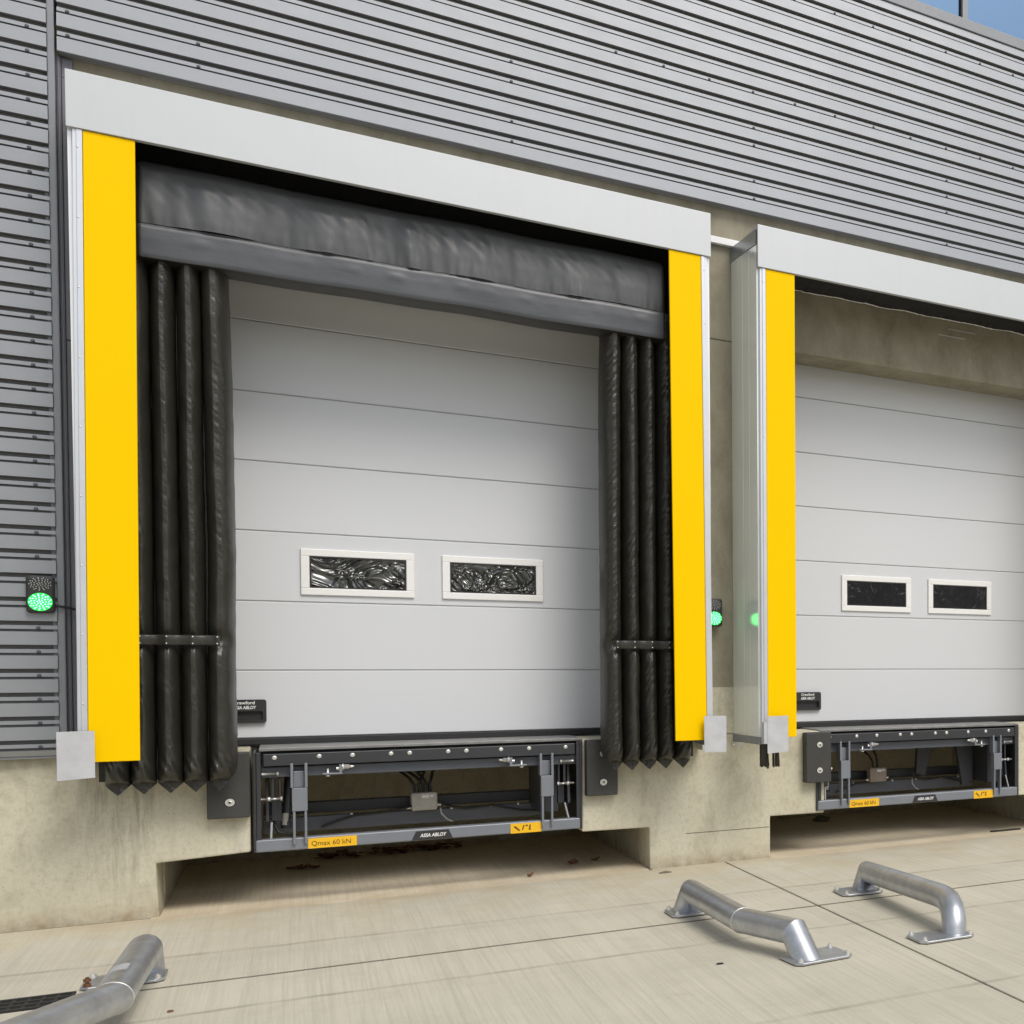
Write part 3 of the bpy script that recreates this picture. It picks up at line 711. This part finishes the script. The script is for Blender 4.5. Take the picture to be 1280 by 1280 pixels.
def head_cushion(par, ox):
    prof = [(-0.10, 5.27), (-0.29, 5.258), (-0.385, 5.225), (-0.425, 5.17), (-0.440, 5.08), (-0.448, 4.95), (-0.447, 4.85), (-0.443, 4.800)]
    prof2 = [(-0.443, 4.800), (-0.437, 4.796), (-0.443, 4.791), (-0.450, 4.772), (-0.453, 4.70), (-0.453, 4.60), (-0.452, 4.574), (-0.447, 4.568)]
    def dense(pr, n):
        out = []
        for (a, b) in zip(pr[:-1], pr[1:]):
            k = max(1, int(n * math.hypot(b[0] - a[0], b[1] - a[1])))
            for i in range(k): t = i / k; out.append((a[0] + (b[0] - a[0]) * t, a[1] + (b[1] - a[1]) * t))
        out.append(pr[-1]); return out
    NX = 420; x0, x1 = 0.312, 3.706
    up = MB(); rows = []
    for (y, z) in dense(prof, 55):
        row = []
        f = max(0, min(1, (5.22 - z) / 0.16)); zt = max(0, (z - 4.80) / 0.5)
        for i in range(NX + 1):
            q = i / NX; x = x0 + (x1 - x0) * q
            env = 0.35 + 0.9 * math.exp(-((x - 1.95) / 0.75) ** 2) + 0.7 * math.exp(-((x - 0.62) / 0.22) ** 2) + 0.35 * math.exp(-((x - 3.2) / 0.5) ** 2)
            big = noise.noise((x * 4.2 + 0.25 * z, z * 0.8, 3.3)); mid = noise.noise((x * 11 + 1.2 * (z - 5), z * 1.6, 9.1))
            puck = noise.noise((x * 26, z * 3, 2.2)) * math.exp(-((z - 4.80) / 0.09) ** 2)
            dia = noise.noise(((x + (z - 5.1) * 0.8) * 17, (x * 0.4 - z) * 2, 5)) * math.exp(-((z - 5.12) / 0.12) ** 2)
            dy = f * 0.8 * (0.042 * big * env * (1.15 - 0.8 * zt) + 0.018 * mid * env * (1.1 - 0.7 * zt) + 0.013 * puck + 0.013 * dia * env)
            fl = min(1, min(q, 1 - q) / 0.008)
            xe = x
            row.append((ox + xe, y + dy + (1 - fl) * 0.06, z + 0.01 * noise.noise((x * 2, z, 1))))
        rows.append(row[::-1])
    up.grid(rows)
    o = up.build('head_cushion', M['headfab'], par)
    lo = MB(); rows = []
    for (y, z) in dense(prof2, 70):
        row = []
        for i in range(NX + 1):
            q = i / NX; x = x0 + (x1 - x0) * q
            w = math.exp(-((z - 4.71) / 0.03) ** 2)
            dy = 0.004 * noise.noise((x * 3, z * 6, 7)) - 0.007 * w * max(0, noise.noise((x * 7, 4, 2)) + 0.15)
            fl = min(1, min(q, 1 - q) / 0.006)
            row.append((ox + x, y + dy + (1 - fl) * 0.05, z + 0.008 * noise.noise((x * 2, 4.8, 1)) - 0.004 * math.sin(x * 2.2)))
        rows.append(row[::-1])
    lo.grid(rows); lo.build('lower_band', M['bandfab'], o)
    ud = MB(); rows = []
    for (y, z) in ((-0.447, 4.568), (-0.42, 4.562), (-0.36, 4.556), (-0.24, 4.553)):
        rows.append([(ox + x0 + (x1 - x0) * i / 120, y, z + 0.008 * noise.noise(((x0 + (x1 - x0) * i / 120) * 2, 4.8, 1)) - 0.004 * math.sin((x0 + (x1 - x0) * i / 120) * 2.2)) for i in range(121)][::-1])
    ud.grid(rows); ud.build('underside', M['fabric'], o)
    bk = MB(); bk.box(ox + 0.03, ox + W - 0.03, -0.06, -0.05, 4.76, 5.58); bk.build('gap_shade_sheet', M['blackhole'], par)  # black sheet added to paint the deep shade in the gap above the cushion
    en = MB()
    loop = prof + prof2[1:]
    for xe, rev in ((x0 + 0.03, False), (x1 - 0.03, True)):
        pts = [(ox + xe, p[0] + 0.065, p[1]) for p in loop]
        en.face(pts if rev else pts[::-1])
    en.build('end_cap', M['fabric'], o)
    return o

def make_shelter(ox, label, deployed):
    s = thing('dock_shelter', label, 'dock shelter', (ox + W / 2, 0, 1.06), 'dock shelters')
    def X(v, mir): return ox + (W - v if mir else v)
    def lean(bm, mir):
        for v in bm.v: v.x += (-1 if mir else 1) * (0.027 * (v.z - 1.165) / 4.1 if deployed else 0.021)
        return bm
    # header
    b = MB(); b.box(ox, ox + W, -D - 0.018, -D, 5.268, 5.632); b.box(ox, ox + W, -D, -D + 0.03, 5.268, 5.276); b.box(ox, ox + W, -D, -0.0, 5.600, 5.626)
    b.build('header_panel', M['white'], s, bevel=0.003)
    b = MB(); b.box(ox + 0.03, ox + W - 0.03, -D + 0.031, -0.02, 5.585, 5.597); b.build('roof_lining', M['blackhole'], s)
    for mir in (False, True):
        f = lambda a, c: sorted((X(a, mir), X(c, mir)))
        lo_y = 1.165
        b = MB(); b.box(*f(0.052, 0.307), -D - 0.003, -D + 0.02, lo_y, 5.264); yp = lean(b, mir).build('front_panel', M['yellow'], s, bevel=0.004)
        b = MB(); b.box(*f(0.0, 0.050), -D + 0.001, -D + 0.03, 1.11, 5.266); b.box(*f(0.020, 0.0505), -D - 0.006, -D + 0.0005, 1.11, 5.266)
        ed = lean(b, mir).build('edge_strip', M['alu'], s, bevel=0.003)
        q = MB()
        for k in range(9): q.disc_dome((X(0.028, mir), -D - 0.006, 1.55 + k * 0.45), 0.006, 0.004, 8)
        lean(q, mir).build('rivet', M['zinc'], ed)
        sl = lambda y: -0.040 * (y + D) / D          # the side sheet runs slightly outward to the wall
        def leaf(x0, x1, ya, yb, za, zb, bb): bb.prism([(X(x0 + sl(ya), mir), ya), (X(x1 + sl(ya), mir), ya), (X(x1 + sl(yb), mir), yb), (X(x0 + sl(yb), mir), yb)], za, zb, axis='z')
        b = MB(); leaf(0.004, 0.024, -D + 0.0305, -0.012, 1.172, 5.47, b)
        for k in (0.21, 0.36): leaf(0.0025, 0.0038, -D + k, -D + k + 0.010, 1.18, 5.46, b)
        b.build('side_panel', M['side'], s, recalc=True)
        b = MB(); leaf(-0.003, 0.024, -D + 0.0305, -0.006, 5.472, 5.597, b); b.build('side_flashing', M['stain'], s, recalc=True)
        b = MB(); leaf(0.0, 0.026, -D + 0.0305, -0.008, 1.105, 1.1705, b); b.box(*f(-0.046, -0.036), -0.14, -0.004, 1.06, 1.104)
        b.build('bottom_frame', M['trim'], s, recalc=True)
        b = MB(); b.box(*f(-0.052, -0.030), -0.20, -0.01, 1.045, 1.103); b.cyl((X(-0.062, mir), -0.08, 1.073), (X(-0.052, mir), -0.08, 1.073), 0.012, 6); b.build('bracket', M['zinc'], s, bevel=0.004)
        # bent plate at the foot
        if not mir and not deployed: xs, zz = f(0.050, 0.232), (1.035, 1.356)
        else: xs, zz = f(-0.092, 0.090), (1.062, 1.372)
        tl = 0.006 if not mir else -0.004
        b = MB(); b.prism([(xs[0], zz[0] - tl), (xs[1], zz[0] + tl), (xs[1], zz[1] + tl * 0.3), (xs[0], zz[1])], -0.705, -0.702)
        b.box(*f(0.02, 0.05), -0.7018, -0.652, zz[0] + 0.08, zz[1] - 0.05)
        b.build('foot_plate', M['plate'], s, recalc=True)
        if deployed:
            side_cushion(s, ox, mir, 2.3 if not mir else 5.1)
        else:
            fm = MB()      # deflated curtain folded away behind the yellow panel
            for (x0, dx, y0, zz) in ((0.045, 0.075, -0.50, 0.905), (0.12, 0.02, -0.45, 0.885), (0.15, 0.018, -0.52, 0.90), (0.185, 0.04, -0.48, 0.90)):
                rows = []
                for k in range(26):
                    t = k / 25; z = zz + (5.3 - zz) * t
                    rows.append([(X(x0 + dx * (i / 6) * (0.85 + 0.3 * math.exp(-t * 30)), mir), y0 - 0.03 * math.sin(i / 6 * math.pi) + 0.006 * noise.noise((z * 3, i * 0.6, x0 * 20)), z - (0.012 * (i % 2) if k == 0 else 0)) for i in range(7)])
                    if mir: rows[-1] = rows[-1][::-1]
                fm.grid(rows)
            o = fm.build('folded_curtain', M['fabric'], s); md = o.modifiers.new('thick', 'SOLIDIFY'); md.thickness = 0.004
    if deployed:
        head_cushion(s, ox)
    else:
        rows = []; NX = 160       # head curtain drawn up under the roof, its hem hanging unevenly
        for (y, dz) in ((-0.10, 0.30), (-0.11, 0.10), (-0.13, 0.015), (-0.17, -0.005), (-0.30, 0.02), (-0.42, 0.06), (-0.5, 0.14), (-0.52, 0.26)):
            rows.append([(ox + 0.33 + (W - 0.66) * i / NX, y + 0.01 * noise.noise((i * 0.13, dz * 9, 4)), 5.292 + dz + 0.014 * noise.noise((i * 0.09, 3, 1)) + 0.006 * noise.noise((i * 0.5, 8, 2))) for i in range(NX + 1)])
        o = MB().grid(rows).build('rolled_curtain', M['blackhole'], s)
        MB().tube([(ox + 0.33 + (W - 0.66) * i / NX, -0.135, 5.298 + 0.014 * noise.noise((i * 0.09, 3, 1)) + 0.006 * noise.noise((i * 0.5, 8, 2))) for i in range(NX + 1)], 0.007, 6).build('hem', M['frame'], o)
    return s
make_shelter(0.0, 'dock shelter with white header, yellow panels and inflated black cushions round its door', True)
make_shelter(S, 'dock shelter with white header and yellow panel but no cushions, cut off at the right', False)

# ------------------------------------------------------------------ signal lights
def make_signal():
    x0, x1, z0, z1 = -0.297, -0.153, 2.150, 2.402
    s = thing('signal_light', 'x', 'signal light', ((x0 + x1) / 2, -0.1, z0), 'dock signal lights')
    xc = (x0 + x1) / 2
    h = MB(); h.box(x0, x1, -0.150, -0.102, z0, z1); h.build('housing', M['plastic'], s, bevel=0.022, bseg=4)
    for zc, mat, nm in ((2.345, M['led_off'], 'led_array'), (2.224, M['led_on'], 'green_led_array')):
        a = MB(); pts = []
        if nm == 'green_led_array':
            gd = MB(); gd.tube([(xc, -0.1495, zc), (xc, -0.153, zc)], 0.061, 28); lens = gd.build('green_lens', M['green'], s)
        for rr_, n in ((0.0, 1), (0.014, 6), (0.029, 11), (0.043, 15), (0.053, 13)):
            for i in range(n):
                t = 2 * math.pi * i / n + rr_ * 60
                a.disc_dome((xc + rr_ * math.cos(t), -0.1505 if nm == 'led_array' else -0.1535, zc + rr_ * math.sin(t) * (0.80 if nm == 'led_array' else 0.98)), 0.0035 if nm == 'led_array' else 0.0050, 0.003, 6)
        a.build(nm, mat, s)
    MB().box(xc - 0.03, xc + 0.03, -0.1018, -0.05, z0 + 0.05, z1 - 0.05).build('bracket', M['plastic'], s)
    return s
s1 = make_signal(); s1['label'] = 'black signal light glowing green on the ribbed cladding, left of the yellow panel'
s2 = copy_tree(s1, shift=(S, 0.045, 0)); s2['label'] = 'green lit signal light half hidden on the concrete between the two shelters'
cb = MB(); cb.tube([(-0.160, -0.118, 2.205), (-0.13, -0.115, 2.198), (-0.09, -0.085, 2.190), (-0.03, -0.055, 2.172), (0.02, -0.045, 2.150)], 0.008, 8)
tag(cb.build('cable', M['cable']), 'black cable running from the left signal light to the shelter side', 'cable')

# ------------------------------------------------------------------ wheel guides
def flange(par, cx, cy, hx, hy, rot, bolts, rusty=None):
    cr, sr = math.cos(rot), math.sin(rot); ch = 0.035
    def P(a, b): return (cx + a * cr - b * sr, cy + a * sr + b * cr)
    poly = [P(-hx + ch, -hy), P(hx - ch, -hy), P(hx, -hy + ch), P(hx, hy - ch), P(hx - ch, hy), P(-hx + ch, hy), P(-hx, hy - ch), P(-hx, -hy + ch)]
    f = MB().prism(poly, 0.006, 0.022, axis='z').build('flange', M['galv'], par, bevel=0.004, recalc=True)
    g_ = MB().prism([(cx + (p[0] - cx) * 0.97, cy + (p[1] - cy) * 0.97) for p in poly], 0.0005, 0.0055, axis='z').build('grout', M['dirt'], f, recalc=True)
    for k, (a, b) in enumerate(bolts):
        x, y = P(a * (hx - 0.032), b * (hy - 0.032))
        q = MB(); q.tube([(x, y, 0.022), (x, y, 0.025)], 0.019, 14); q.tube([(x, y, 0.025), (x, y, 0.039)], 0.0155, 6); 
        tall = 0.075 if rusty == k else 0.047
        q.tube([(x, y, 0.039), (x, y, tall)], 0.008, 10)
        if rusty == k: q.tube([(x, y, 0.05), (x, y, 0.066)], 0.0165, 6)
        q.build('anchor_bolt', M['rust'] if rusty == k else M['zinc'], f)
def guide(label, paths, beads, flanges, r=0.082, base=(0, 0, 0), hard=True):
    g_ = thing('wheel_guide', label, 'wheel guide', base, 'steel wheel guides on the yard')
    m = MB()
    for p in paths: m.tube(p, r, 40, hard=hard, caps=True)
    m.build('pipe', M['galv'], g_)
    for (c, nrm) in beads:
        c = Vector(c); nrm = Vector(nrm).normalized(); u = nrm.orthogonal().normalized(); v = nrm.cross(u)
        ring = [c + (u * math.cos(t * math.pi / 20) + v * math.sin(t * math.pi / 20)) * (r + 0.0005) for t in range(41)]
        MB().tube(ring, 0.0032, 6, caps=False).build('weld_bead', M['zinc'], g_)
    for fl in flanges: flange(g_, *fl)
    return g_
AX = 0.160
# right of the first bay: straight, then kinked to the right
p = [(3.384, -2.037, -0.08), (3.44, -2.13, AX), (3.452, -3.30, AX), (3.610, -3.80, AX), (3.661, -4.007, -0.08)]
guide('kinked galvanised pipe wheel guide with a mitred bend, in front of the concrete pier', [p],
      [((3.452, -3.30, AX), (0.16, -1.6, 0))],
      [(3.42, -2.10, 0.135, 0.15, 0.0, [(-1, 1), (-1, -1), (1, -1)]), (3.71, -3.90, 0.185, 0.15, 0.1, [(1, 1), (1, -1), (-1, -1), (0.1, 1)])], base=(3.52, -3.0, 0))
# left of the second bay: straight with a swept elbow
p = [(4.758, -2.015, -0.08), (4.786, -2.108, 0.132), (4.789, -2.122, AX), (4.789, -2.16, AX + 0.002), (4.742, -3.50, 0.205), (4.733, -3.60, 0.205), (4.722, -3.69, 0.195), (4.708, -3.76, 0.168), (4.695, -3.81, 0.128), (4.689, -3.832, 0.085), (4.684, -3.842, 0.05), (4.668, -3.868, -0.08)]
guide('straight galvanised pipe wheel guide with a swept elbow, rightmost on the yard', [p], [],
      [(4.72, -2.09, 0.165, 0.15, -0.05, [(-1, 1), (-1, -1), (1, -1), (1, 1)]), (4.575, -3.86, 0.195, 0.14, 0.0, [(-1, 1), (-1, -1), (1, -1), (1, 1)])], base=(4.75, -2.9, 0), hard=False)
# left of the first bay
p = [(0.432, -1.93, -0.08), (0.425, -2.05, AX), (0.398, -3.243, AX), (0.10, -3.80, AX), (0.006, -4.0, -0.08)]
lgd = guide('galvanised pipe wheel guide beside the drain grate, cut off at the lower left', [p], [((0.398, -3.243, AX), (-0.2, -1.6, 0))],
      [(0.345, -2.10, 0.180, 0.15, 0.0, [(1, 1), (1, -1), (-1, -1), (-1, 1)], 2), (0.02, -3.88, 0.19, 0.15, -0.1, [(1, 1), (1, -1), (-1, -1)])], base=(0.4, -3.0, 0))
stp = MB()   # pale sticker wrapped on the pipe
rows = []
for k in range(2):
    yy = -2.80 - 0.16 * k; xx = 0.4105 - 0.004 * k
    rows.append([(xx + 0.0835 * math.sin(R(-46 + i * 6)), yy, AX + 0.0835 * math.cos(R(-46 + i * 6))) for i in range(11)])
stp.grid(rows); stp.build('sticker', M['plate'], lgd)

# ------------------------------------------------------------------ drain, debris, leaves
dr = MB()
for j in range(4): dr.box(-1.6, 0.155, -2.52 + 0.087 * j, -2.495 + 0.087 * j, -0.03, 0.010)
x = -1.6
while x < 0.17:
    for j in range(3): dr.box(x, x + 0.014, -2.4945 + 0.087 * j, -2.4335 + 0.087 * j, -0.03, 0.008)
    x += 0.058
dr.box(-1.6, 0.155, -2.53, -2.235, -0.03, 0.003, 1)
tag(dr.build('drain_grate', [M['iron'], M['hole']]), 'black cast iron slotted drain grate set in the concrete yard', 'drain grate')

def leaf_mb(m, x, y, z, a, size, curl, rnd):
    ca, sa = math.cos(a), math.sin(a)
    rows = []
    for i in range(5):
        t = i / 4; w = size * 0.42 * math.sin(math.pi * (0.08 + 0.88 * t)) * rnd.uniform(0.8, 1.15)
        row = []
        for j in (-1, 0, 1):
            lx = (t - 0.5) * size; ly = w * j
            row.append((x + lx * ca - ly * sa, y + lx * sa + ly * ca, z + curl * (j * j * 0.5 + (t - 0.4) ** 2 * 1.6)))
        rows.append(row)
    m.grid(rows, smooth=True)
rnd = random.Random(3)
m = MB()
for k in range(85):
    t = rnd.random(); x = 1.28 + 1.15 * t; y = 2.28 + 0.22 * rnd.random() - 0.08 * (1 - t)
    leaf_mb(m, x, y, 0.002 + 0.03 * rnd.random(), rnd.uniform(0, 6.3), rnd.uniform(0.05, 0.11), rnd.uniform(0.01, 0.04), rnd)
lo = m.build('leaf_litter', M['leaf']); lo.data.materials[0] = M['leaf']
tag(lo, 'drift of brown dry leaves along the back of the pit', 'leaf litter', kind='stuff')
for (x, y, a, sz, lab) in ((1.12, 1.78, 0.1, 0.12, 'brown curled leaf at the left end of the small leaf cluster in the left pit'), (1.185, 1.74, 0.5, 0.11, 'brown dry leaf in the middle of the small leaf cluster in the left pit'), (1.25, 1.73, 2.8, 0.10, 'brown dry leaf at the right end of the small leaf cluster in the left pit'),
                          (3.14, 0.66, 1.2, 0.12, 'reddish brown leaf lying alone near the right side of the left pit'), (3.34, 0.72, 0.2, 0.075, 'dark flat leaf beside the pier in the left pit'), (2.73, 0.18, 0.4, 0.055, 'small dark leaf at the front edge of the left pit')):
    m = MB(); leaf_mb(m, x, y, 0.004, a, sz, 0.035, rnd)
    tag(m.build('dry_leaf', M['leaf']), lab, 'leaf', 'fallen leaves in the pit')
def stone(name, x, y, sx, sy, sz, label, cat, mat):
    bm = bmesh.new(); bmesh.ops.create_icosphere(bm, subdivisions=3, radius=1)
    for v in bm.verts:
        n_ = 1 + 0.35 * noise.noise(v.co * 1.6 + Vector((x, y, 0)))
        v.co = Vector((v.co.x * sx * n_, v.co.y * sy * n_, max(-0.3, v.co.z) * sz * n_))
    me = bpy.data.meshes.new(name); bm.to_mesh(me); bm.free(); me.materials.append(mat)
    o = link(bpy.data.objects.new(name, me)); o.location = (x, y, sz * 0.3)
    return tag(o, label, cat)
stone('stone', 5.99, 2.12, 0.09, 0.07, 0.05, 'small brown stone lying under the concrete nib in the right pit', 'stone', M['stone'])
stone('pebble', 3.19, -3.70, 0.022, 0.014, 0.008, 'small black pebble on the yard left of the kinked pipe', 'pebble', M['iron'])
stone('pebble', 3.70, -0.30, 0.05, 0.02, 0.012, 'dark flat crumb on the yard at the foot of the concrete pier', 'pebble', M['stone'])
stone('pebble', 0.60, -3.0, 0.014, 0.014, 0.008, 'tiny brown pebble on the yard right of the leftmost pipe', 'pebble', M['rust'])
tk = MB(); tk.box(7.16, 7.52, 0.20, 0.245, -0.002, 0.012)
tag(tk.build('metal_strip', M['iron'], bevel=0.003), 'dark flat strip lying on the pit floor at the right edge', 'metal strip')

# ------------------------------------------------------------------ far wood across the yard (shows only as reflections)
wd = MB(); rnd = random.Random(11)
for k in range(46):
    tx = -45 + 2.2 * k + rnd.uniform(-0.6, 0.6); ty = -36 + rnd.uniform(-3, 3); th = rnd.uniform(5.5, 8.5); tw = rnd.uniform(1.6, 2.6)
    for q in range(260):
        a = rnd.uniform(0, 6.283); u = rnd.random(); zz = 0.4 + th * u; rr_ = tw * math.sqrt(max(0.05, math.sin(math.pi * min(1, 0.12 + 0.84 * u)))) * math.sqrt(rnd.random())
        c = Vector((tx + rr_ * math.cos(a), ty + rr_ * math.sin(a), zz)); sz = rnd.uniform(0.25, 0.55)
        d1_ = Vector((rnd.uniform(-1, 1), rnd.uniform(-1, 1), rnd.uniform(-1, 1))).normalized(); d2_ = d1_.orthogonal().normalized()
        wd.face([c - d1_ * sz, c + d2_ * sz * 0.6, c + d1_ * sz, c - d2_ * sz * 0.6])
M['foliage'] = simple('dark_foliage', (0.05, 0.07, 0.03), 0.7, var=0.5, vscale=1.5)
tag(wd.build('wood', M['foliage']), kind='stuff')

# ------------------------------------------------------------------ camera
cx, cy, f = 1450.0002, 860.7425, 1453.0562
yaw, pitch, roll = 0.6399, -0.02256, 0.0026
Rv = Vector((0.80210577, -0.59717631, 0.00260521)); Uv = Vector((0.01138416, 0.01965222, 0.99974206)); Fv = Vector((0.59707348, 0.80186922, -0.02256151))
cam = bpy.data.cameras.new('camera'); co = link(bpy.data.objects.new('camera', cam))
mw = Matrix.Identity(4)
for i in range(3): mw[i][0] = Rv[i]; mw[i][1] = Uv[i]; mw[i][2] = -Fv[i]
mw[0][3], mw[1][3], mw[2][3] = 1.13972566, -10.91686267, 1.83764969
co.matrix_world = mw
cam.sensor_fit = 'HORIZONTAL'; cam.sensor_width = 36; cam.lens = 36 * f / 1280
cam.shift_x = (640 - cx) / 1280; cam.shift_y = (cy - 640) / 1280
cam.clip_start = 0.1; cam.clip_end = 500
scene.camera = co

# ------------------------------------------------------------------ light
world = bpy.data.worlds.new('World'); scene.world = world; world.use_nodes = True
nt = world.node_tree; bg = nt.nodes['Background']
sky = nt.nodes.new('ShaderNodeTexSky'); sky.sky_type = 'NISHITA'; sky.sun_disc = False
EL, ROT = 50, 161
sky.sun_elevation = R(EL); sky.sun_rotation = R(ROT); sky.air_density = 1.0; sky.dust_density = 2.5; sky.ozone_density = 1.0
# thin high cloud: greys the blue without hiding it
hsv = nt.nodes.new('ShaderNodeHueSaturation'); hsv.inputs['Saturation'].default_value = 0.45
nt.links.new(sky.outputs[0], hsv.inputs['Color']); nt.links.new(hsv.outputs[0], bg.inputs['Color'])
bg.inputs['Strength'].default_value = 0.12
sun = bpy.data.lights.new('sun', 'SUN'); so = link(bpy.data.objects.new('sun', sun))
sun.energy = 1.5; sun.angle = R(26); sun.color = (1.0, 0.95, 0.86)
d = Vector((math.sin(R(ROT)) * math.cos(R(EL)), math.cos(R(ROT)) * math.cos(R(EL)), math.sin(R(EL))))
so.rotation_euler = (-d).to_track_quat('-Z', 'Y').to_euler(); so.location = d * 40

scene.view_settings.view_transform = 'Standard'; scene.view_settings.look = 'None'
scene.view_settings.exposure = 0.33; scene.view_settings.gamma = 1.0
scene.render.engine = 'CYCLES'
scene.cycles.max_bounces = 8; scene.cycles.diffuse_bounces = 5; scene.cycles.use_denoising = True
